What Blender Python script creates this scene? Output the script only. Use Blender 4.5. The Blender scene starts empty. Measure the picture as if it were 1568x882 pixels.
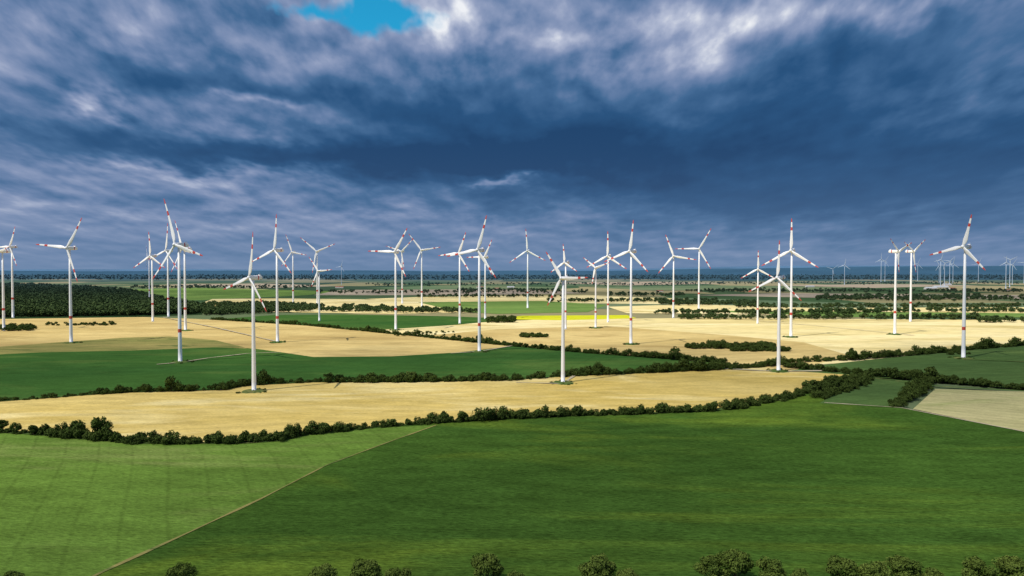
import bpy, bmesh, math, random
import numpy as np
from mathutils import Vector, Matrix
random.seed(7); rng=np.random.default_rng(7)
scene=bpy.context.scene
# ---------------------------------------------------------------- survey: drone at 110 m, 24 mm lens
H=110.0; F=1060.0; CX=784.0; CY=441.0; HZ=414.0
P=math.atan((CY-HZ)/F)
def G(px,py):
    py=max(py,415.6)
    dx=(px-CX)/F; dz=-(py-CY)/F
    y=math.cos(P)+dz*math.sin(P); z=-math.sin(P)+dz*math.cos(P)
    t=H/-z
    return (dx*t,y*t)
def AE(px,py):
    dx=(px-CX)/F; dz=-(py-CY)/F
    y=math.cos(P)+dz*math.sin(P); z=-math.sin(P)+dz*math.cos(P)
    return (math.atan2(dx,y), math.atan2(z,math.hypot(dx,y)))
def link(o): scene.collection.objects.link(o); return o
SE,SA=math.radians(50),math.radians(232)   # sun behind-left of the camera
# ---------------------------------------------------------------- material helpers
def newmat(name):
    m=bpy.data.materials.new(name); m.use_nodes=True
    nt=m.node_tree; nt.nodes.clear()
    return m,nt
def N(nt,t,**k):
    n=nt.nodes.new(t)
    for a,b in k.items(): setattr(n,a,b)
    return n
def lk(nt,a,b): nt.links.new(a,b)
def math_(nt,op,a,b=None,c=None,clamp=False):
    n=nt.nodes.new('ShaderNodeMath'); n.operation=op; n.use_clamp=clamp
    for i,v in enumerate((a,b,c)):
        if v is None: continue
        if isinstance(v,(int,float)): n.inputs[i].default_value=v
        else: nt.links.new(v,n.inputs[i])
    return n.outputs[0]
def vmath(nt,op,a,b=None):
    n=nt.nodes.new('ShaderNodeVectorMath'); n.operation=op
    for i,v in enumerate((a,b)):
        if v is None: continue
        if isinstance(v,tuple): n.inputs[i].default_value=v
        else: nt.links.new(v,n.inputs[i])
    return n
def noise(nt,vec,scale,detail=4,rough=.55,dist=0):
    n=N(nt,'ShaderNodeTexNoise'); n.inputs['Scale'].default_value=scale
    n.inputs['Detail'].default_value=detail; n.inputs['Roughness'].default_value=rough
    n.inputs['Distortion'].default_value=dist
    lk(nt,vec,n.inputs['Vector']); return n.outputs['Fac']
def mixc(nt,fac,a,b,mode='MIX'):
    n=N(nt,'ShaderNodeMix',data_type='RGBA',blend_type=mode)
    for s,v in ((0,fac),(6,a),(7,b)):
        if isinstance(v,(int,float)): n.inputs[s].default_value=v
        elif isinstance(v,tuple): n.inputs[s].default_value=(*v,1)
        else: lk(nt,v,n.inputs[s])
    return n.outputs[2]
def ramp01(nt,v,a,b):
    n=N(nt,'ShaderNodeMapRange'); n.inputs[1].default_value=a; n.inputs[2].default_value=b
    n.interpolation_type='SMOOTHSTEP'
    lk(nt,v,n.inputs[0]); return n.outputs[0]
def out(nt,bsdf):
    o=N(nt,'ShaderNodeOutputMaterial'); lk(nt,bsdf,o.inputs[0])
def crop(name,c1,c2,c3=None,big=.006,row=None,rowamt=.25,bump=.5,pa=(.55,.75),fine=.3,streak=0,mamt=.7):
    m,nt=newmat(name)
    tc=N(nt,'ShaderNodeTexCoord').outputs['Object']
    mp=N(nt,'ShaderNodeMapping'); lk(nt,tc,mp.inputs[0])
    mp.inputs['Rotation'].default_value=(0,0,math.radians(streak)); mp.inputs['Scale'].default_value=(.35,1,1)
    v=mp.outputs[0]
    col=mixc(nt,ramp01(nt,noise(nt,v,big,4,.6,.6),.3,.7),c1,c2)
    if c3: col=mixc(nt,ramp01(nt,noise(nt,v,big*1.7,5,.62,1.0),*pa),col,c3)
    med=noise(nt,v,.09,3,.6)
    k=math_(nt,'MULTIPLY_ADD',med,mamt,1-mamt/2)
    fn=noise(nt,v,.8,2,.7)
    k=math_(nt,'MULTIPLY',k,math_(nt,'MULTIPLY_ADD',fn,fine*2,1-fine))
    if row:
        mr=N(nt,'ShaderNodeMapping'); lk(nt,tc,mr.inputs[0]); mr.inputs['Rotation'].default_value=(0,0,math.radians(row[0]))
        sx=N(nt,'ShaderNodeSeparateXYZ'); lk(nt,mr.outputs[0],sx.inputs[0])
        wob=math_(nt,'MULTIPLY_ADD',noise(nt,tc,.004,1),18,sx.outputs[0])
        fr=math_(nt,'PINGPONG',wob,row[1]/2)
        ln=math_(nt,'SUBTRACT',1,ramp01(nt,fr,.2,1.3))
        ln=math_(nt,'MULTIPLY',ln,math_(nt,'MULTIPLY',med,rowamt))
        k=math_(nt,'SUBTRACT',k,ln)
        wv=math_(nt,'SINE',math_(nt,'MULTIPLY',wob,2.1))
        k=math_(nt,'MULTIPLY_ADD',wv,.02,k)
    kc=N(nt,'ShaderNodeCombineColor'); 
    for i in range(3): lk(nt,k,kc.inputs[i])
    col=mixc(nt,1.0,col,kc.outputs[0],'MULTIPLY')
    b=N(nt,'ShaderNodeBsdfDiffuse'); lk(nt,col,b.inputs['Color'])
    if bump:
        bp=N(nt,'ShaderNodeBump'); bp.inputs['Strength'].default_value=bump; bp.inputs['Distance'].default_value=1.0
        lk(nt,math_(nt,'ADD',math_(nt,'MULTIPLY',med,2.0),fn),bp.inputs['Height']); lk(nt,bp.outputs[0],b.inputs['Normal'])
    out(nt,b.outputs[0]); return m
def plain(name,c,rough=.5,spec=.4,dirt=.1):
    m,nt=newmat(name)
    tc=N(nt,'ShaderNodeTexCoord').outputs['Object']
    n=noise(nt,tc,.15,2)
    col=mixc(nt,n,tuple(x*(1-dirt) for x in c),c)
    b=N(nt,'ShaderNodeBsdfPrincipled'); lk(nt,col,b.inputs['Base Color']); b.inputs['Roughness'].default_value=rough
    b.inputs['Specular IOR Level'].default_value=spec
    out(nt,b.outputs[0]); return m
def leafmat(name,dark,light,rnd=.5,haze=None):
    m,nt=newmat(name)
    oi=N(nt,'ShaderNodeObjectInfo'); at=N(nt,'ShaderNodeAttribute'); at.attribute_name='tone'
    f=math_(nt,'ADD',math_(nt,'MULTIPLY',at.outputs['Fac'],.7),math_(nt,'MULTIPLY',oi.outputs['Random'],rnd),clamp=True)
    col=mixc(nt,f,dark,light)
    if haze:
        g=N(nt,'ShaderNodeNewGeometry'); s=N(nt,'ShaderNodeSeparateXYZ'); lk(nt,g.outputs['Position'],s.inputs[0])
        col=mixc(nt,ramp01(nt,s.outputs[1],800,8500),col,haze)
    d=N(nt,'ShaderNodeBsdfDiffuse'); lk(nt,col,d.inputs[0]); out(nt,d.outputs[0]); return m
# ---------------------------------------------------------------- fields
lay=[0.0]
def poly(name,pts,mat,px=True,z=None):
    w=[G(*p) for p in pts] if px else pts
    if z is None: lay[0]+=.05; z=lay[0]
    me=bpy.data.meshes.new(name); me.from_pydata([(a,b,z) for a,b in w],[],[list(range(len(w)))]); me.update()
    if me.polygons[0].normal.z<0: me.flip_normals()
    me.materials.append(mat); return link(bpy.data.objects.new(name,me))
def resample(w,step):
    o=[]
    for (a,b),(c,d) in zip(w[:-1],w[1:]):
        L=math.hypot(c-a,d-b); n=max(1,int(L/step))
        o+=[(a+(c-a)*i/n,b+(d-b)*i/n) for i in range(n)]
    return o+[w[-1]]
def strip(name,pts,width,mat,wob=.4):
    w=resample([G(*p) for p in pts],12); lay[0]+=.05; z=lay[0]; vs=[];fs=[]
    for i,(a,b) in enumerate(w):
        q=w[min(i+1,len(w)-1)]; p=w[max(i-1,0)]
        tx,ty=q[0]-p[0],q[1]-p[1]; l=math.hypot(tx,ty) or 1
        nx,ny=-ty/l,tx/l; h=width/2*(1+random.uniform(-wob,wob))
        vs+=[(a+nx*h,b+ny*h,z),(a-nx*h,b-ny*h,z)]
        if i: fs.append((2*i-2,2*i-1,2*i+1,2*i))
    me=bpy.data.meshes.new(name); me.from_pydata(vs,[],fs); me.update()
    if me.polygons[0].normal.z<0: me.flip_normals()
    me.materials.append(mat); return link(bpy.data.objects.new(name,me))

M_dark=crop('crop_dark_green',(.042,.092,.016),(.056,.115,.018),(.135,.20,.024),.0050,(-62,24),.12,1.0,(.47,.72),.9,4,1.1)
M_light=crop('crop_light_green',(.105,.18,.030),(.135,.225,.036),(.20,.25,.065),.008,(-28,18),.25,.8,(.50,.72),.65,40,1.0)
M_mid=crop('crop_mid_green',(.040,.105,.024),(.052,.125,.026),(.085,.15,.034),.006,(20,24),.25,0,(.48,.7),.5)
M_wheat=crop('wheat_front',(.54,.39,.10),(.66,.50,.17),(.74,.61,.28),.007,(75,24),.25,.5,(.48,.72),.4,-5,.8)
M_wheat2=crop('wheat_mid',(.50,.36,.13),(.66,.50,.20),(.45,.32,.12),.007,(60,24),.25,0,(.48,.7),.25)
M_wheat3=crop('wheat_sunlit_tone',(.74,.60,.26),(.86,.73,.39),(.56,.44,.17),.005,(80,26),.3,0,(.46,.68),.2,-6)  # raised albedo paints the sun-through-cloud brightness into the wheat
M_olive=crop('meadow_olive',(.20,.20,.06),(.32,.27,.09),(.10,.14,.04),.02,None,0,0,(.5,.7),.3)
M_tan=crop('stubble_tan',(.36,.34,.15),(.46,.41,.20),(.26,.29,.10),.012,(-50,12),.4,.4,(.5,.7),.35,30)
M_green2=crop('crop_green_right',(.065,.115,.035),(.085,.145,.04),(.12,.175,.05),.008,(60,20),.35,.4,(.52,.75),.45)
M_green3=crop('crop_bright_green',(.12,.21,.05),(.17,.26,.065),(.22,.28,.07),.006,None,0,0)
M_rape=crop('rapeseed_strip',(.50,.52,.02),(.62,.6,.03),None,.01,None,0,0)
M_farg=crop('pasture_far',(.11,.17,.09),(.17,.21,.11),(.24,.23,.12),.002,None,0,0)
M_bare=crop('bare_soil',(.34,.27,.20),(.42,.35,.25),None,.004,None,0,0)
M_grass=crop('grass_verge',(.05,.10,.025),(.10,.15,.04),(.2,.2,.07),.05,None,0,.6,(.5,.7),.35)
M_track=crop('dirt_track',(.42,.36,.24),(.50,.43,.29),None,.05,None,0,0)
M_forestfloor=crop('forest_floor',(.022,.046,.018),(.035,.066,.024),None,.004,None,0,0)
M_farforest=crop('far_forest_floor_hazed',(.034,.080,.110),(.050,.098,.128),None,.001,None,0,0)  # blue shift is distance haze put into the base colour

m,nt=newmat('ground_farmland')
tc=N(nt,'ShaderNodeTexCoord').outputs['Object']
mp=N(nt,'ShaderNodeMapping'); lk(nt,tc,mp.inputs[0]); mp.inputs['Scale'].default_value=(.0016,.00075,1); mp.inputs['Rotation'].default_value=(0,0,.12)
vo=N(nt,'ShaderNodeTexVoronoi'); vo.inputs['Scale'].default_value=1; vo.distance='CHEBYCHEV'; lk(nt,mp.outputs[0],vo.inputs['Vector'])
sc=N(nt,'ShaderNodeSeparateColor'); lk(nt,vo.outputs['Color'],sc.inputs[0])
cr=N(nt,'ShaderNodeValToRGB'); cr.color_ramp.interpolation='CONSTANT'
e=cr.color_ramp.elements; e[0].position=0; e[0].color=(.06,.11,.05,1); e[1].position=.22; e[1].color=(.34,.29,.15,1)
for p_,c_ in ((.4,(.14,.18,.09,1)),(.6,(.04,.07,.045,1)),(.72,(.44,.36,.19,1)),(.88,(.09,.14,.07,1))):
    q=e.new(p_); q.color=c_
lk(nt,sc.outputs[0],cr.inputs[0])
sp=N(nt,'ShaderNodeSeparateXYZ'); lk(nt,tc,sp.inputs[0])
nz=noise(nt,tc,.01,3)
c0=mixc(nt,math_(nt,'MULTIPLY',nz,.5),cr.outputs[0],(.05,.09,.03))
c0=mixc(nt,ramp01(nt,sp.outputs[1],3000,13000),c0,(.065,.12,.17))  # aerial haze painted into the ground colour with distance
b=N(nt,'ShaderNodeBsdfDiffuse'); lk(nt,c0,b.inputs[0]); out(nt,b.outputs[0])
me=bpy.data.meshes.new('ground'); me.from_pydata([(-60000,-3000,0),(60000,-3000,0),(60000,75000,0),(-60000,75000,0)],[],[(0,1,2,3)]); me.materials.append(m)
link(bpy.data.objects.new('ground',me))

H1=[(-260,655),(-100,657),(0,664),(60,668),(110,673),(160,677),(210,681),(300,682),(380,681),(430,677),(460,669),(520,663),(580,656),(680,649),(800,642),(900,638),(1000,635),(1090,631),(1150,623),(1205,612),(1245,600),(1290,588),(1325,579)]
H2=[(-200,628),(0,617),(120,608),(200,603),(345,599),(375,592),(480,587),(600,587),(780,584),(880,577),(1000,572),(1110,567),(1170,563)]
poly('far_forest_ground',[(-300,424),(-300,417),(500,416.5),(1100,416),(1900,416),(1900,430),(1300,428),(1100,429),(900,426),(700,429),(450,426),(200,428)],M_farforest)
poly('pasture',[(160,444),(300,441),(520,446),(470,452),(300,460),(230,458)],M_green3)
poly('soil_field',[(250,436),(400,434),(520,438),(400,441)],M_bare)
poly('soil_field',[(480,452),(520,444),(800,443),(900,449),(700,452)],M_bare)
poly('soil_field',[(560,441),(700,437),(860,440),(800,443),(640,443)],M_farg)
poly('wheat_field',[(840,433),(1000,431),(1120,434),(960,437)],M_bare)
poly('wheat_field',[(1060,452),(1200,449),(1568,452),(1800,452),(1800,458),(1300,457)],M_bare)
poly('pasture',[(900,440),(1100,437),(1300,440),(1250,444),(1000,445)],M_farg)
poly('wheat_field',[(1180,437),(1360,435),(1500,437),(1340,441)],M_bare)
poly('pasture',[(700,455),(1000,455),(1300,464),(1900,464),(1900,476),(1300,478),(980,474),(700,470)],M_farg)
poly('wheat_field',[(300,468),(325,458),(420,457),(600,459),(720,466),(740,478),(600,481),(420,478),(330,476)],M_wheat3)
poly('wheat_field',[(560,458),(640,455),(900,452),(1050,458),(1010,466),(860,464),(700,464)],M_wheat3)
poly('pasture',[(640,463),(830,461),(930,467),(900,478),(760,481),(700,477)],M_green3)
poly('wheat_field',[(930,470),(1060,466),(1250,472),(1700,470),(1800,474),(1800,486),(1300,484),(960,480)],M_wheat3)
poly('pasture',[(1050,476),(1260,477),(1568,480),(1800,481),(1800,487),(1300,486)],M_green3)
poly('forest_ground',[(-400,432),(0,433),(120,438),(200,444),(245,457),(300,465),(310,482),(200,486),(0,489),(-400,492)],M_forestfloor)
poly('wheat_field',[(-300,560),(-300,491),(0,489),(220,486),(330,490),(470,499),(570,509),(640,516),(740,525),(785,531),(700,541),(600,547),(480,548),(380,534),(200,539),(0,545)],M_wheat2)
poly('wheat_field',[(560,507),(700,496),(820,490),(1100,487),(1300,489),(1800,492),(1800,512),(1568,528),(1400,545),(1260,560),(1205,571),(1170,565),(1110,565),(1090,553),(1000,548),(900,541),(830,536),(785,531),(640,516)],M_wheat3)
poly('wheat_field',[(640,516),(760,505),(930,500),(1100,513),(1230,525),(1300,545),(1205,571),(1170,565),(1110,565),(1090,553),(1000,548),(900,541),(830,536),(785,531)],M_wheat2)
poly('rapeseed_field',[(745,489),(800,484),(960,483),(975,488),(860,491)],M_rape)
poly('green_field',[(325,490),(420,483),(540,482),(690,485),(790,489),(700,498),(565,507),(470,499)],M_mid)
poly('meadow',[(-60,540),(0,532),(80,526),(190,518),(260,516),(330,522),(375,533),(200,538),(0,545),(-60,547)],M_olive)
poly('green_field',[(-300,560),(0,544),(60,541),(200,538),(330,533),(390,535),(440,542),(480,548),(600,547),(700,541),(785,531),(830,536),(900,542),(1000,549),(1090,556),(1125,566),(1110,567),(1000,572),(880,577),(780,584),(600,587),(480,587),(375,592),(345,599),(200,603),(120,608),(0,617),(-300,634)],M_mid)
poly('green_field',[(1195,572),(1260,560),(1400,545),(1568,528),(1900,512),(1900,602),(1568,598),(1400,583),(1290,577)],M_green2)
poly('wheat_field',H2+[(1200,569),(1320,577),(1290,588),(1245,600),(1205,612),(1150,623)]+H1[17::-1][0:]+[(-260,628)],M_wheat)
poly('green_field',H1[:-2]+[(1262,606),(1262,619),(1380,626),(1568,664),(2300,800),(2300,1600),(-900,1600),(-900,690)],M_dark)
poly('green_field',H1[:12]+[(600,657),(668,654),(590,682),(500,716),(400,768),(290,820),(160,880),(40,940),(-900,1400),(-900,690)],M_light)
poly('green_field',[(1255,620),(1315,582),(1330,580),(1425,588),(1365,626)],M_green2)
poly('stubble_field',[(1398,629),(1432,598),(1568,602),(1900,612),(1900,740),(1568,664)],M_tan)
strip('field_path',[(668,654),(590,682),(500,716),(400,768),(290,820),(160,880),(40,940)],1.5,M_olive,.6)
strip('dirt_track',[(1262,619),(1380,627),(1568,664),(1800,712)],1.8,M_track)
strip('dirt_track',[(1330,580),(1440,594),(1568,601),(1800,607)],5,M_grass)
strip('grass_verge',H1[2:],5,M_grass)
strip('grass_verge',H2,5,M_grass)
strip('grass_verge',[(325,490),(470,499),(570,509),(640,516),(785,531),(900,542),(1000,549),(1090,556),(1125,566)],7,M_grass)
strip('dirt_track',[(240,560),(275,557),(320,550),(380,543),(430,541)],3,M_track)
strip('dirt_track',[(790,588),(862,590),(880,577)],3,M_track)
strip('dirt_track',[(1110,567),(1192,571),(1260,570)],5,M_track)
strip('dirt_track',[(690,543),(734,540),(785,531)],4,M_track)
strip('dirt_track',[(1475,552),(1568,556),(1700,556)],4,M_grass)
strip('dirt_track',[(340,600),(360,590)],4,M_track)
strip('dirt_track',[(1100,487),(1250,500),(1400,515)],4,M_track)
strip('dirt_track',[(250,487),(330,503),(425,525)],4,M_track)

# ---------------------------------------------------------------- trees
def treemesh(name,trunk_h,R,Hc,nblob,nleaf,ls,leaf,bark,base=0.0):
    V=[];Fc=[];MI=[];T=[]
    def cyl(p,q,r0,r1,n=6):
        p=Vector(p);q=Vector(q);d=(q-p).normalized(); a=d.orthogonal().normalized(); b2=d.cross(a); s=len(V)
        for c,r in((p,r0),(q,r1)):
            for i in range(n):
                t=2*math.pi*i/n; V.append(tuple(c+a*math.cos(t)*r+b2*math.sin(t)*r))
        for i in range(n): Fc.append((s+i,s+(i+1)%n,s+n+(i+1)%n,s+n+i)); MI.append(1); T.append(0)
    top=trunk_h+Hc*.9
    cyl((0,0,-.2),(0,0,trunk_h),R*.075,R*.055,8); cyl((0,0,trunk_h),(R*.05,0,top),R*.055,R*.02)
    cz=trunk_h+Hc
    blobs=[]
    for i in range(nblob):
        th=random.uniform(0,2*math.pi); u=random.uniform(-.75,1); rr=math.sqrt(max(0,1-u*u))*random.uniform(.5,.85)
        c=(R*rr*math.cos(th),R*rr*math.sin(th),max(base+R*.2,cz+Hc*.72*u*random.uniform(.75,1.1)))
        br=R*random.uniform(.22,.46); blobs.append((c,br,random.uniform(0,1)))
        if i%3==0: cyl((0,0,trunk_h*random.uniform(.8,1.2)),c,R*.03,R*.01,4)
    blobs.append(((0,0,cz),R*.6,.2))
    for c,br,tn in blobs:
        n=int(nleaf/nblob)
        d=rng.normal(size=(n,3)); d/=np.linalg.norm(d,axis=1)[:,None]
        r=br*(rng.uniform(.55,1.12,n))
        for k in range(n):
            p=Vector(c)+Vector(d[k]*r[k]*np.array((1,1,.85)))
            if p.z<base: p.z=base+random.uniform(0,.3)
            nn=(Vector(d[k])+Vector(rng.normal(size=3))*.55).normalized()
            a=nn.orthogonal().normalized(); b2=nn.cross(a); an=random.uniform(0,6.28)
            a,b2=a*math.cos(an)+b2*math.sin(an),b2*math.cos(an)-a*math.sin(an)
            s1=ls*random.uniform(.6,1.3); s2=s1*random.uniform(.5,.9); s=len(V)
            V.extend([tuple(p-a*s1),tuple(p+b2*s2),tuple(p+a*s1),tuple(p-b2*s2)])
            Fc.append((s,s+1,s+2,s+3)); MI.append(0)
            T.append(min(1,max(0,.45*tn+.35*(d[k][2]*.5+.5)+random.uniform(0,.3))))  # random clump tone, plus lighter upward leaves painting in top light
    me=bpy.data.meshes.new(name); me.from_pydata(V,[],Fc); me.materials.append(leaf); me.materials.append(bark)
    me.polygons.foreach_set('material_index',MI)
    at=me.attributes.new('tone','FLOAT','FACE'); at.data.foreach_set('value',T); me.update()
    return me
bark=plain('bark',(.09,.07,.05),.9,.1,.4)
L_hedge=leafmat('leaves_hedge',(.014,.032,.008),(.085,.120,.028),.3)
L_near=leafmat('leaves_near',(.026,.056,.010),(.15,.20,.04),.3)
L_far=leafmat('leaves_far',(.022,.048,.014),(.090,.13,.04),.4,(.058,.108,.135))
def coll(name,objs):
    c=bpy.data.collections.new(name)
    for o in objs: c.objects.link(o)
    return c
def protos(prefix,n,fn):
    return [bpy.data.objects.new('%s_%d'%(prefix,i),fn(i)) for i in range(n)]
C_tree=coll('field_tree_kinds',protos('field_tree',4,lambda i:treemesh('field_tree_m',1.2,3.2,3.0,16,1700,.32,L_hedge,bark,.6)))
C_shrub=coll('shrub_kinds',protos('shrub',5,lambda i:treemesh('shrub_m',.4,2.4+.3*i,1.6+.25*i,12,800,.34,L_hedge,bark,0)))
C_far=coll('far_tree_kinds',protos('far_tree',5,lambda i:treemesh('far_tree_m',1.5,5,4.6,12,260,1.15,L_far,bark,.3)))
def scatter_tree():
    ng=bpy.data.node_groups.new('scatter_plants','GeometryNodeTree')
    ng.interface.new_socket('Geometry',in_out='INPUT',socket_type='NodeSocketGeometry')
    ng.interface.new_socket('Kinds',in_out='INPUT',socket_type='NodeSocketCollection')
    ng.interface.new_socket('Geometry',in_out='OUTPUT',socket_type='NodeSocketGeometry')
    gi=ng.nodes.new('NodeGroupInput'); go=ng.nodes.new('NodeGroupOutput')
    ci=ng.nodes.new('GeometryNodeCollectionInfo'); ci.inputs['Separate Children'].default_value=True; ci.inputs['Reset Children'].default_value=True
    ip=ng.nodes.new('GeometryNodeInstanceOnPoints'); ip.inputs['Pick Instance'].default_value=True
    def na(n,t):
        a=ng.nodes.new('GeometryNodeInputNamedAttribute'); a.data_type=t; a.inputs['Name'].default_value=n
        return [o for o in a.outputs if o.enabled and o.name=='Attribute'][0]
    L=ng.links.new
    L(gi.outputs[0],ip.inputs['Points']); L(gi.outputs[1],ci.inputs[0]); L(ci.outputs[0],ip.inputs['Instance'])
    L(na('kind','INT'),ip.inputs['Instance Index']); L(na('rot','FLOAT_VECTOR'),ip.inputs['Rotation']); L(na('scl','FLOAT_VECTOR'),ip.inputs['Scale'])
    L(ip.outputs[0],go.inputs[0]); return ng
NG=scatter_tree()
def scatter(name,pts,kinds):
    me=bpy.data.meshes.new(name); me.from_pydata([(p[0],p[1],.0) for p in pts],[],[])
    n=len(pts)
    a=me.attributes.new('kind','INT','POINT'); a.data.foreach_set('value',[random.randrange(len(kinds.objects)) for _ in range(n)])
    a=me.attributes.new('rot','FLOAT_VECTOR','POINT'); a.data.foreach_set('vector',[v for _ in range(n) for v in (0,0,random.uniform(0,6.28))])
    a=me.attributes.new('scl','FLOAT_VECTOR','POINT'); a.data.foreach_set('vector',[v for p in pts for v in (p[2],p[2],p[3])])
    o=link(bpy.data.objects.new(name,me)); md=o.modifiers.new('scatter','NODES'); md.node_group=NG
    for it in NG.interface.items_tree:
        if it.in_out=='INPUT' and it.name=='Kinds': md[it.identifier]=kinds
    return o
def gap(t,s):
    return .5+.5*math.sin(t*.021+s)*math.sin(t*.0073+2*s)
def hedge(name,pts,spacing=2.2,width=4,s=(.75,1.15),kinds=None,keep=.95,big=.04,bigs=1.6):
    w=resample([G(*p) for p in pts],spacing); o=[]; sd=random.uniform(0,6); 
    for i,(a,b) in enumerate(w):
        t=i*spacing
        if random.random()>keep*(.8+.4*gap(t,sd)): continue
        k=random.uniform(*s)*(.7+.55*gap(t*1.7,sd+1))
        if random.random()<big: k*=random.uniform(1.15,bigs)
        o.append((a+random.uniform(-1,1)*width/2,b+random.uniform(-1,1)*width/2,k*random.uniform(.9,1.15),k*random.uniform(.85,1.35)))
    return scatter(name,o,kinds or C_shrub)
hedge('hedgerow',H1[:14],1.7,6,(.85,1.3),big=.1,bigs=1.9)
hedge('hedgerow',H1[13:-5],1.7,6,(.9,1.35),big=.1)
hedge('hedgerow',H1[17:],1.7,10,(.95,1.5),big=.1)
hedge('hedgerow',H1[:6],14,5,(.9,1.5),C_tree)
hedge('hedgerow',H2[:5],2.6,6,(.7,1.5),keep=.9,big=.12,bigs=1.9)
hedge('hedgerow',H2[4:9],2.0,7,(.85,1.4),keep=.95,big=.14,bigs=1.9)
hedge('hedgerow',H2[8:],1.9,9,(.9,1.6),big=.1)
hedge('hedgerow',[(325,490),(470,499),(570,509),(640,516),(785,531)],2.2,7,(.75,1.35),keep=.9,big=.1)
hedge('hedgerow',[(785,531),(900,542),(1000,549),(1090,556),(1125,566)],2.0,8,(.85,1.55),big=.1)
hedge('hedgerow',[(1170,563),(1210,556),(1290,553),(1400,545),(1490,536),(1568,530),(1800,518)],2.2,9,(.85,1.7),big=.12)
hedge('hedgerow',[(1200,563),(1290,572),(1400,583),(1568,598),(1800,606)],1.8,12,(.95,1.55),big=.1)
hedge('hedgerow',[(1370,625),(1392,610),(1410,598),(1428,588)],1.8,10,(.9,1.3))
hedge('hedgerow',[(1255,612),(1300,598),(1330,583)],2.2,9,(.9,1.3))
def clump(name,x0,x1,y,dep,n,s,kinds=None):
    o=[]
    for _ in range(n):
        a,b=G(random.uniform(x0,x1),y+random.uniform(-dep,dep)); k=random.uniform(*s); o.append((a,b,k,k*random.uniform(.8,1.1)))
    return scatter(name,o,kinds or C_shrub)
clump('shrub_thicket',1052,1185,533,2.5,150,(1.0,1.9)); clump('shrub_thicket',1120,1208,538,1.5,80,(1.,1.7))
clump('shrub_thicket',798,838,516,2,45,(1,1.6)); clump('shrub_thicket',745,788,492,3,70,(1.3,2.3))
clump('shrub_thicket',600,700,512,4,30,(.6,1)); clump('shrub_thicket',0,52,505,3,60,(1.2,2.2))
clump('shrub_thicket',70,180,498,1.5,40,(1,1.6)); clump('shrub_thicket',1455,1485,543,2,16,(.8,1.2))
def woods(name,pts_fn,n,s=(1.0,1.8)):
    o=[]
    for _ in range(n):
        x,y=pts_fn(); a,b=G(x,y); k=random.uniform(*s); o.append((a,b,k*1.15,k))
    return scatter(name,o,C_far)
def inpoly(P_):
    xs=[p[0] for p in P_]; ys=[p[1] for p in P_]
    def f():
        while True:
            x=random.uniform(min(xs),max(xs)); y=random.uniform(min(ys),max(ys)); c=False
            for i in range(len(P_)):
                (x1,y1),(x2,y2)=P_[i],P_[i-1]
                if (y1>y)!=(y2>y) and x<(x2-x1)*(y-y1)/(y2-y1)+x1: c=not c
            if c: return x,y
    return f
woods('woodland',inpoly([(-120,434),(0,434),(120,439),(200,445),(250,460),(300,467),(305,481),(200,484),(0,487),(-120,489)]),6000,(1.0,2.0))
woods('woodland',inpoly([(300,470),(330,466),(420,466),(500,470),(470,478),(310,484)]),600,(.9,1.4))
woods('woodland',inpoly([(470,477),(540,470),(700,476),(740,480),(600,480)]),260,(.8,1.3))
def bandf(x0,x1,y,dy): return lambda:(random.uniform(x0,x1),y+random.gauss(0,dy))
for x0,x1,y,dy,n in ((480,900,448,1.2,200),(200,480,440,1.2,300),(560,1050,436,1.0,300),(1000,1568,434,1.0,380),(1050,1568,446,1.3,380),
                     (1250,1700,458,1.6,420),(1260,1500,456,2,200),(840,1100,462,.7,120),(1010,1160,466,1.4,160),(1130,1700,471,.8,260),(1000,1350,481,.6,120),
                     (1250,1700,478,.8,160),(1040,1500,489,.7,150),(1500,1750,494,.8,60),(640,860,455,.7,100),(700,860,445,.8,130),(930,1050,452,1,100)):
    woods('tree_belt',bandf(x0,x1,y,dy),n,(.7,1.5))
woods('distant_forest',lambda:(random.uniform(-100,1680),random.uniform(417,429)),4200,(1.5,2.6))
N_near=[treemesh('near_tree_m',2.0,4.2,4.0,26,6000,.27,L_near,bark,1.2) for _ in range(3)]
for x,y,s in ((20,910,.8),(55,915,.7),(230,910,.55),(275,912,1.0),(380,906,.55),(495,908,1.05),(560,906,1.15),(610,912,1.0),(745,902,1.15),(790,915,.85),(915,903,1.3),(960,914,.95),(1090,900,1.15),(1125,900,1.25),(1180,910,1.15),(1225,914,.95),(1290,904,1.2),(1340,908,1.05),(1385,906,1.2),(1430,914,.95),(1500,908,1.15),(1550,906,1.15),(1600,904,1.15),(-25,908,.9)):
    a,b=G(x,y); o=link(bpy.data.objects.new('deciduous_tree',random.choice(N_near))); o.location=(a,b,0); o.scale=(s*1.15,s*1.15,s*random.uniform(.92,1.12)); o.rotation_euler=(0,0,random.uniform(0,6))

# ---------------------------------------------------------------- wind turbines
W=plain('turbine_white_paint',(.88,.88,.88),.4,.4,.04); Rd=plain('turbine_red_paint',(.58,.08,.06),.4,.4,.1)
Gy=plain('concrete',(.35,.34,.32),.9,.1,.3); Dk=plain('dark_vent',(.05,.05,.06),.6,.3)
def lathe(name,prof,n,mats,mi):
    V=[];Fc=[];MI=[]
    for z,r in prof:
        for i in range(n): t=2*math.pi*i/n; V.append((r*math.cos(t),r*math.sin(t),z))
    for j in range(len(prof)-1):
        for i in range(n): Fc.append((j*n+i,j*n+(i+1)%n,(j+1)*n+(i+1)%n,(j+1)*n+i)); MI.append(mi[j])
    Fc.append(tuple((len(prof)-1)*n+i for i in range(n))); MI.append(mi[-1])
    me=bpy.data.meshes.new(name); me.from_pydata(V,[],Fc); 
    for m_ in mats: me.materials.append(m_)
    me.polygons.foreach_set('material_index',MI); me.polygons.foreach_set('use_smooth',[True]*(len(Fc)-1)+[False]); me.update(); return me
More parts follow.
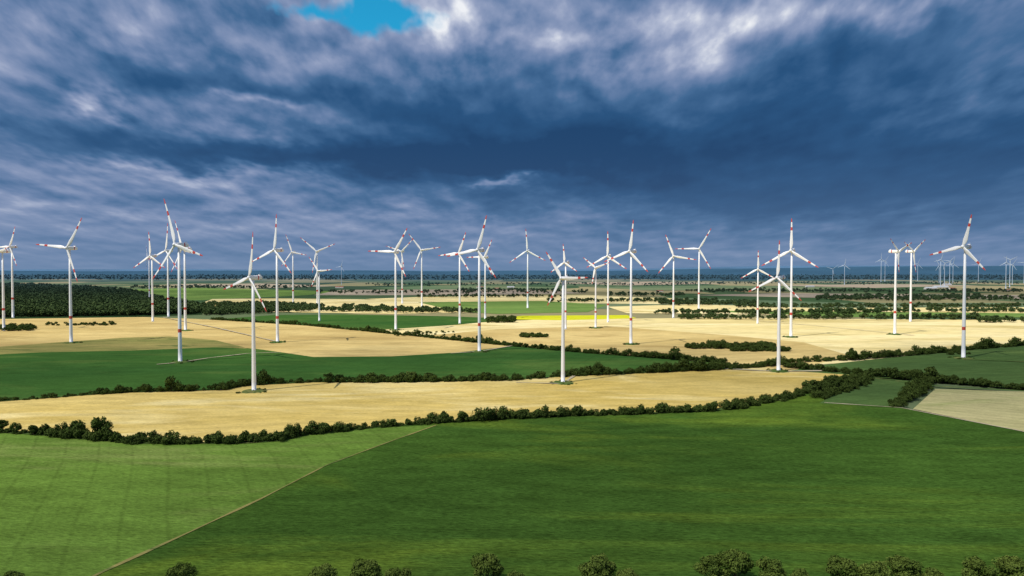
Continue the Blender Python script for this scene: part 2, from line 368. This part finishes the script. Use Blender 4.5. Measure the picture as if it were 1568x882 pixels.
def blademesh(R=40.0):
    st=[(0,1.9,1.9,0),(.04,1.9,1.8,0),(.1,2.8,1.4,22),(.2,3.6,.9,16),(.35,2.9,.62,10),(.5,2.3,.45,6),(.62,2.0,.36,4.5),(.72,1.75,.3,3),(.88,1.35,.2,1.5),(.95,1.0,.15,.5),(.99,.6,.1,0),(1.0,.15,.04,0)]
    n=12; V=[];Fc=[];MI=[]
    for s,c,t,tw in st:
        a0=math.radians(tw)
        for i in range(n):
            a=2*math.pi*i/n; x=c/2*math.cos(a)+(c*.12 if s>.06 else 0); y=t/2*math.sin(a)*(1-.5*math.cos(a)*(s>.06))
            V.append((x*math.cos(a0)-y*math.sin(a0),x*math.sin(a0)+y*math.cos(a0)-2.2*s*s,s*R+.8))
    for j in range(len(st)-1):
        for i in range(n): Fc.append((j*n+i,j*n+(i+1)%n,(j+1)*n+(i+1)%n,(j+1)*n+i)); MI.append(1 if j in (6,8,9,10) else 0)
    me=bpy.data.meshes.new('blade_m'); me.from_pydata(V,[],Fc); me.materials.append(W); me.materials.append(Rd)
    me.polygons.foreach_set('material_index',MI); me.polygons.foreach_set('use_smooth',[True]*len(Fc)); me.update(); return me
BL=blademesh()
def nacellemesh():
    bm=bmesh.new()
    secs=[(-2.6,1.5,1.6),(-1.5,1.9,2.0),(4.2,2.0,2.1),(5.4,1.95,2.05),(7.5,1.85,1.95),(9.2,1.4,1.5)]
    rings=[]
    for y,w,h in secs:
        r=[]
        for i in range(16):
            a=2*math.pi*i/16; ca,sa=math.cos(a),math.sin(a)
            r.append(bm.verts.new((w*math.copysign(abs(ca)**.55,ca),y,h*math.copysign(abs(sa)**.55,sa))))
        rings.append(r)
    for j in range(len(rings)-1):
        for i in range(16):
            f=bm.faces.new((rings[j][i],rings[j][(i+1)%16],rings[j+1][(i+1)%16],rings[j+1][i])); f.material_index=1 if j==2 else 0
    bm.faces.new(rings[0]); bm.faces.new(rings[-1])
    g=bmesh.ops.create_cube(bm,size=1); bmesh.ops.scale(bm,vec=(2.2,1.6,1.1),verts=g['verts']); bmesh.ops.translate(bm,vec=(0,7,2.3),verts=g['verts'])
    g=bmesh.ops.create_cone(bm,segments=6,radius1=.08,radius2=.05,depth=2.2,cap_ends=True); bmesh.ops.translate(bm,vec=(.6,7,3.7),verts=g['verts'])
    bmesh.ops.recalc_face_normals(bm,faces=bm.faces)
    me=bpy.data.meshes.new('nacelle_m'); bm.to_mesh(me); bm.free(); me.materials.append(W); me.materials.append(Rd); return me
NA=nacellemesh()
HUB=lathe('hub_m',[(0,1.7),(1.0,1.9),(2.0,1.8),(2.9,1.35),(3.5,.7),(3.75,.1)],16,[W],[0]*6)
def turbine(px,base,hub,ang,yaw,Rpx,band=True,mound=True):
    x,y=G(px,base); sc=H/(base-HZ)
    h=(base-hub)*sc; R=Rpx*sc/40.0
    E=link(bpy.data.objects.new('wind_turbine',None)); E.location=(x,y,0)
    tr=max(2.0,h*.0165)
    rr=lambda z: tr+(1.15*max(1,h/125)-tr)*z/h
    prof=[(0,tr*1.35),(.5,tr*1.35),(.51,rr(.5)),(h*.10,rr(h*.1)),(h*.26,rr(h*.26)),(h*.29,rr(h*.29)),(h*.65,rr(h*.65)),(h-2,rr(h-2))]
    mi=[1,1,0,0,2 if band else 0,0,0,0]
    def child(n,me,par): o=link(bpy.data.objects.new(n,me)); o.parent=par; return o
    child('tower',lathe('tower_m',prof,20,[W,Gy,Rd],mi),E)
    dr=bpy.data.meshes.new('door_m'); dr.from_pydata([(-.5,-tr-.06,.8),(.5,-tr-.06,.8),(.5,-tr-.06,3),(-.5,-tr-.06,3)],[],[(0,1,2,3)]); dr.materials.append(Dk); child('door',dr,E)
    k=max(.9,min(1.35,h/110))
    n=child('nacelle',NA,E); n.location=(0,0,h); n.rotation_euler=(0,0,yaw); n.scale=(k,k,k)
    ax=Vector((math.sin(yaw),-math.cos(yaw),0))
    hb=child('hub',HUB,E); c=Vector((0,0,h))+ax*2.6*k; hb.location=c
    hb.rotation_euler=ax.to_track_quat('Z','Y').to_euler(); hb.scale=(k,k,k)
    for i in range(3):
        a=math.radians(ang+120*i)
        M=Matrix.Rotation(yaw,4,'Z')@Matrix.Rotation(a,4,'Y')
        b_=child('blade_%d'%(i+1),BL,E); b_.matrix_local=Matrix.Translation(c+ax*1.5*k)@M@Matrix.Diagonal((1.15*k,k,R,1))
    if mound:
        pts=[]
        for i in range(28):
            t=2*math.pi*i/28; r=random.uniform(.85,1.1)*13
            pts.append((x+r*1.15*math.cos(t),y+r*math.sin(t)*1.3))
        gr=bpy.data.meshes.new('turbine_verge'); V=[(a,b,.0) for a,b in pts]+[(x+(a-x)*.45,y+(b-y)*.45,2.4) for a,b in pts]
        Fc=[(i,(i+1)%28,28+(i+1)%28,28+i) for i in range(28)]+[tuple(range(28,56))]
        gr.from_pydata(V,[],Fc); gr.materials.append(M_grass); gr.update()
        link(bpy.data.objects.new('grass_mound',gr))
        o=[]
        for _ in range(22):
            t=random.uniform(0,6.28); r=random.uniform(5,15); k2=random.uniform(.25,.55); o.append((x+r*math.cos(t),y+r*math.sin(t),k2*1.3,k2))
        scatter('mound_shrubs',o,C_shrub)
    return E
r_=math.radians
T=[(389,601,425,14,-38,70,False,True),(862,588,426,-32,-35,47,False,True),(276,556,375,-16,-30,72,True,True),(1192,570,425,6,-60,56,False,True),
(1475,550,378,16,-62,49,True,True),(734,540,383,20,-30,54,True,True),(1370,513,385,-55,30,32,True,True),(1394,493,385,55,30,32,True,False),
(966,528,385,11,-45,47,True,True),(425,525,383,10,-32,54,True,True),(109,526,380,36,-15,55,True,True),(606,506,386,32,-15,42,True,True),
(1211,517,384,2,-40,48,True,True),(1160,496,412,0,-20,28,True,False),(1070,475,381,30,-20,35,True,False),(1031,487,392,-20,-20,34,True,False),
(931,494,392,2,-30,37,True,False),(912,503,410,-50,-20,24,True,True),(808,472,384,-3,-20,33,True,False),(704,496,388,24,-25,34,True,False),
(743,489,394,30,-30,30,True,False),(646,471,383,-38,-10,31,True,False),(616,465,385,48,-20,27,True,False),(486,468,385,-50,-10,33,True,False),
(489,492,415,-35,-20,26,False,False),(449,467,386,-20,-20,28,True,False),(234,493,392,0,-20,36,True,False),(229,463,395,100,-60,24,True,False),
(258,485,384,12,-30,42,True,False),(284,507,381,100,-40,46,True,True),(20,487,378,28,-20,34,True,False),(6,507,385,-40,-30,34,True,False),(866,505,402,-2,-40,28,True,False)]
for t in T: turbine(t[0],t[1],t[2],t[3],r_(t[4]),t[5],t[6],t[7])
W=plain('far_turbine_hazed',(.38,.46,.56),.5,.3,.04)  # white turbines tinted blue-grey, distance haze put into the colour
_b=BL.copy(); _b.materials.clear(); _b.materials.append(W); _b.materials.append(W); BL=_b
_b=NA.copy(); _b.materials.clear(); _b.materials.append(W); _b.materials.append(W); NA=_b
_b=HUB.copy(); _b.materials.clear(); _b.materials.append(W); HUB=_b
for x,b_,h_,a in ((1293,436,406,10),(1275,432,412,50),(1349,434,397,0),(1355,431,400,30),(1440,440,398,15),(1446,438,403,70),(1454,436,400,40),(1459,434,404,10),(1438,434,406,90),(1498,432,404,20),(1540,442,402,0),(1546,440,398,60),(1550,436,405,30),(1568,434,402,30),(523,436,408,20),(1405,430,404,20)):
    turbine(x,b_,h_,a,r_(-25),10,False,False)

# ---------------------------------------------------------------- farm buildings
Wl=plain('barn_wall',(.62,.6,.56),.8,.2,.15); Rf=plain('barn_roof',(.30,.12,.08),.8,.2,.2); Rg=plain('sheet_roof',(.5,.52,.54),.5,.3,.1)
def barn(px,py,L,Wd,h,roof,rot=0):
    x,y=G(px,py); E=link(bpy.data.objects.new('farm_barn',None)); E.location=(x,y,0); E.rotation_euler=(0,0,rot)
    def ch(n,V,Fc,m_):
        me=bpy.data.meshes.new(n+'_m'); me.from_pydata(V,[],Fc); me.materials.append(m_); me.update(); o=link(bpy.data.objects.new(n,me)); o.parent=E
    l,w=L/2,Wd/2; g=h+w*.5
    ch('walls',[(-l,-w,0),(l,-w,0),(l,w,0),(-l,w,0),(-l,-w,h),(l,-w,h),(l,w,h),(-l,w,h),(-l,0,g),(l,0,g)],[(0,1,5,4),(1,2,6,9,5),(2,3,7,6),(3,0,4,8,7)],Wl)
    ch('roof',[(-l-.6,-w-.8,h-.2),(l+.6,-w-.8,h-.2),(l+.6,0,g+.25),(-l-.6,0,g+.25),(-l-.6,w+.8,h-.2),(l+.6,w+.8,h-.2)],[(0,1,2,3),(3,2,5,4)],roof)
    V=[];Fc=[]
    for i in range(int(L/8)):
        cx_=-l+4+8*i; s=len(V); V+=[(cx_-1.2,-w-.05,1.5),(cx_+1.2,-w-.05,1.5),(cx_+1.2,-w-.05,3),(cx_-1.2,-w-.05,3)]; Fc.append((s,s+1,s+2,s+3))
    ch('windows',V,Fc,Dk)
for a in ((1425,443,70,22,8,Rg,.1),(1440,441,90,25,8,Rg,0),(1458,443,40,15,7,Rf,.2),(1450,437,60,18,8,Rg,0),(735,441,40,14,7,Rf,.3),(760,443,30,12,6,Rf,0),(782,441,45,14,7,Rg,.1),(520,441,50,15,7,Rf,0),(1240,440,60,15,7,Rg,.2),(1010,447,35,12,6,Rf,0),(1545,446,50,15,7,Rf,.1)): barn(*a)

# ---------------------------------------------------------------- low hills on the horizon
def ridge(name,d,x0,x1,prof,mat,seed):
    V=[];Fc=[];n=160
    for i in range(n+1):
        t=i/n; x=x0+(x1-x0)*t
        hgt=prof(t)+12*math.sin(t*31+seed)*math.sin(t*13)+random.uniform(0,9)
        V+=[(x,d,-5),(x,d+1500,max(5,hgt)),(x,d+6000,-5)]
        if i:
            s=3*i; Fc+=[(s-3,s,s+1,s-2),(s-2,s+1,s+2,s-1)]
    me=bpy.data.meshes.new(name); me.from_pydata(V,[],Fc); me.materials.append(mat); me.update(); link(bpy.data.objects.new(name,me))
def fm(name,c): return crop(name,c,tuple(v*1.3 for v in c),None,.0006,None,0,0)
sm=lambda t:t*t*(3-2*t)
ridge('hills',17000,-15000,17000,lambda t:95+130*sm(min(1,max(0,(t-.5)/.35))),fm('forest_hill_hazed',(.040,.095,.15)),1)  # bluish hill colour has the horizon haze painted in
ridge('hills',26000,-26000,26000,lambda t:95+60*math.sin(t*7)**2+170*sm(min(1,max(0,(t-.5)/.3))),fm('forest_hill_far_hazed',(.08,.155,.25)),4)  # paler blue again, more haze painted into the farther ridge

# ---------------------------------------------------------------- unseen sheet added overhead, density banded to shade chosen field strips
ALT=1500.0; ox=math.sin(SA)*ALT/math.tan(SE); oy=math.cos(SA)*ALT/math.tan(SE)
m,nt=newmat('shade_sheet_density')
tc=N(nt,'ShaderNodeTexCoord').outputs['Object']; s=N(nt,'ShaderNodeSeparateXYZ'); lk(nt,tc,s.inputs[0])
cn=noise(nt,tc,.0014,3,.55,.5); cn2=noise(nt,tc,.0045,3,.6)
gy=math_(nt,'ADD',s.outputs[1],-oy); gy=math_(nt,'MULTIPLY_ADD',math_(nt,'SUBTRACT',cn,.5),700,gy)
cr=N(nt,'ShaderNodeValToRGB'); e=cr.color_ramp.elements
lk(nt,math_(nt,'DIVIDE',gy,4000.0),cr.inputs[0])
e[0].position=0; e[0].color=(.45,)*3+(1,); e[1].position=1; e[1].color=(.5,)*3+(1,)
for p_,v_ in ((.09,.4),(.125,.15),(.155,.2),(.18,.4),(.23,.35),(.27,0.02),(.5,0),(.60,.35),(.8,.55)):
    q=e.new(p_); q.color=(v_,v_,v_,1)
den=math_(nt,'MULTIPLY',cr.outputs[0],math_(nt,'MULTIPLY_ADD',cn2,4.0,-1.1,True))
tr_=N(nt,'ShaderNodeBsdfTransparent'); tl=N(nt,'ShaderNodeBsdfTranslucent'); tl.inputs[0].default_value=(.85,.87,.9,1)
mx=N(nt,'ShaderNodeMixShader'); lk(nt,den,mx.inputs[0]); lk(nt,tr_.outputs[0],mx.inputs[1]); lk(nt,tl.outputs[0],mx.inputs[2]); out(nt,mx.outputs[0])
V=[];Fc=[];nx=40;ny=40
for j in range(ny+1):
    for i in range(nx+1):
        V.append((ox-3200+6400*i/nx, oy+150+3700*j/ny, ALT+40*math.sin(i*.9)*math.cos(j*.7)))
        if i and j: k=j*(nx+1)+i; Fc.append((k-nx-2,k-nx-1,k,k-1))
me=bpy.data.meshes.new('cloud_shade_sheet'); me.from_pydata(V,[],Fc); me.materials.append(m); me.polygons.foreach_set('use_smooth',[True]*len(Fc)); me.update()
link(bpy.data.objects.new('cloud_shade_sheet',me))

# ---------------------------------------------------------------- sky
w=bpy.data.worlds.new('World'); scene.world=w; w.use_nodes=True; nt=w.node_tree; nt.nodes.clear()
sky=N(nt,'ShaderNodeTexSky'); sky.sky_type='NISHITA'; sky.sun_disc=False; sky.sun_elevation=SE; sky.sun_rotation=SA
tcw=N(nt,'ShaderNodeTexCoord').outputs['Generated']
s=N(nt,'ShaderNodeSeparateXYZ'); lk(nt,tcw,s.inputs[0])
az=math_(nt,'ARCTAN2',s.outputs[0],s.outputs[1]); el=math_(nt,'ARCSINE',s.outputs[2])
elp=math_(nt,'MAXIMUM',el,0.0)
inv=math_(nt,'DIVIDE',1.0,math_(nt,'ADD',elp,.16))
cv=N(nt,'ShaderNodeCombineXYZ'); lk(nt,math_(nt,'MULTIPLY',az,math_(nt,'MULTIPLY_ADD',inv,.6,1.2)),cv.inputs[0]); lk(nt,math_(nt,'MULTIPLY',inv,.58),cv.inputs[1])
C=cv.outputs[0]
ae=N(nt,'ShaderNodeCombineXYZ'); lk(nt,az,ae.inputs[0]); lk(nt,el,ae.inputs[1])
wn=N(nt,'ShaderNodeTexNoise'); wn.inputs['Scale'].default_value=3.2; wn.inputs['Detail'].default_value=4; wn.inputs['Roughness'].default_value=.6; lk(nt,C,wn.inputs['Vector'])
wv=vmath(nt,'MULTIPLY',vmath(nt,'SUBTRACT',wn.outputs['Color'],(.5,.5,.5)).outputs[0],(.26,.09,0)).outputs[0]
aw=vmath(nt,'ADD',ae.outputs[0],wv).outputs[0]
def blobsum(bl):
    acc=None
    for px,py,sx,sy,amp in bl:
        a,e_=AE(px,py)
        d=vmath(nt,'MULTIPLY',vmath(nt,'SUBTRACT',aw,(a,e_,0)).outputs[0],(F/sx,F/sy,0)).outputs[0]
        q=vmath(nt,'DOT_PRODUCT',d,d).outputs['Value']
        g=math_(nt,'POWER',2.71828,math_(nt,'MULTIPLY',q,-.7))
        acc=math_(nt,'MULTIPLY',g,amp) if acc is None else math_(nt,'MULTIPLY_ADD',g,amp,acc)
    return acc
B=blobsum([(1150,240,480,75,-.46),(720,235,240,40,-.30),(330,238,260,20,-.28),(1450,60,200,45,-.20),(360,138,230,24,-.28),(80,165,120,18,-.14),(820,90,60,50,-.12),(640,180,140,36,-.12),
 (90,80,160,50,.06),(135,155,35,12,.42),(390,160,55,10,.46),(450,198,180,20,.14),(330,272,130,11,.26),(690,22,70,22,.42),(780,70,50,14,.24),(1050,22,110,20,.22),(960,75,140,22,.16),(1390,12,80,16,.32),
 (640,340,420,24,.10),(780,278,45,8,.36),(1480,140,150,22,.10),(1350,320,250,26,-.16),(200,320,200,14,.06)])
n1=noise(nt,C,2.3,7,.5,.1)
off=vmath(nt,'ADD',C,(.02,-.06,0)).outputs[0]
n2=noise(nt,off,2.3,5,.5,.1)
rel=math_(nt,'SUBTRACT',n1,n2)
n3=noise(nt,C,6.5,5,.55,.1)
amp=math_(nt,'MULTIPLY_ADD',ramp01(nt,B,-.35,.15),.8,.35)
amp=math_(nt,'MULTIPLY',amp,math_(nt,'MULTIPLY_ADD',ramp01(nt,el,.03,.2),.45,.55))
det=math_(nt,'MULTIPLY',math_(nt,'SUBTRACT',n1,.5),1.0)
det=math_(nt,'ADD',det,math_(nt,'MULTIPLY',rel,1.8))
det=math_(nt,'ADD',det,math_(nt,'MULTIPLY',math_(nt,'SUBTRACT',n3,.5),.35))
sh=math_(nt,'ADD',math_(nt,'ADD',B,.53),math_(nt,'MULTIPLY',det,amp))
cr=N(nt,'ShaderNodeValToRGB'); e=cr.color_ramp.elements
e[0].position=.0; e[0].color=(.013,.056,.15,1); e[1].position=1.0; e[1].color=(.86,.88,.92,1)
for p_,c_ in ((.2,(.022,.086,.21,1)),(.36,(.058,.145,.30,1)),(.52,(.145,.225,.40,1)),(.68,(.26,.325,.50,1)),(.84,(.46,.51,.66,1))):
    q=e.new(p_); q.color=c_
lk(nt,sh,cr.inputs[0])
hz=math_(nt,'POWER',2.71828,math_(nt,'MULTIPLY',elp,-17.0))
cc=mixc(nt,math_(nt,'MULTIPLY',hz,.82),cr.outputs[0],(.165,.255,.41))
bc=N(nt,'ShaderNodeBackground'); lk(nt,cc,bc.inputs[0]); bc.inputs[1].default_value=1.0
tint=mixc(nt,1.0,sky.outputs[0],(.10,1.0,1.15),'MULTIPLY')
bs=N(nt,'ShaderNodeBackground'); lk(nt,tint,bs.inputs[0]); bs.inputs[1].default_value=.14
hole0=blobsum([(555,22,85,16,1.0),(610,8,50,16,.6),(450,20,50,8,.5)])
hole=math_(nt,'ADD',hole0,math_(nt,'MULTIPLY',math_(nt,'SUBTRACT',n3,.5),1.8))
hf=math_(nt,'MULTIPLY',ramp01(nt,hole,.2,.95),ramp01(nt,hole0,.1,.4))
mx=N(nt,'ShaderNodeMixShader'); lk(nt,hf,mx.inputs[0]); lk(nt,bc.outputs[0],mx.inputs[1]); lk(nt,bs.outputs[0],mx.inputs[2])
wo=N(nt,'ShaderNodeOutputWorld'); lk(nt,mx.outputs[0],wo.inputs[0])

sl=bpy.data.lights.new('sun','SUN'); sl.energy=4.2; sl.angle=math.radians(.5); sl.color=(1,.95,.86)
so=link(bpy.data.objects.new('sun',sl)); sd=Vector((math.sin(SA)*math.cos(SE),math.cos(SA)*math.cos(SE),math.sin(SE)))
so.rotation_euler=sd.to_track_quat('Z','Y').to_euler(); so.location=(0,0,500)
cam=bpy.data.cameras.new('camera'); cam.sensor_width=36; cam.lens=F/1568*36; cam.clip_start=1; cam.clip_end=150000
co=link(bpy.data.objects.new('camera',cam)); co.location=(0,0,H); co.rotation_euler=(math.pi/2-P,0,0); scene.camera=co
scene.view_settings.view_transform='Standard'; scene.view_settings.look='None'; scene.view_settings.exposure=0
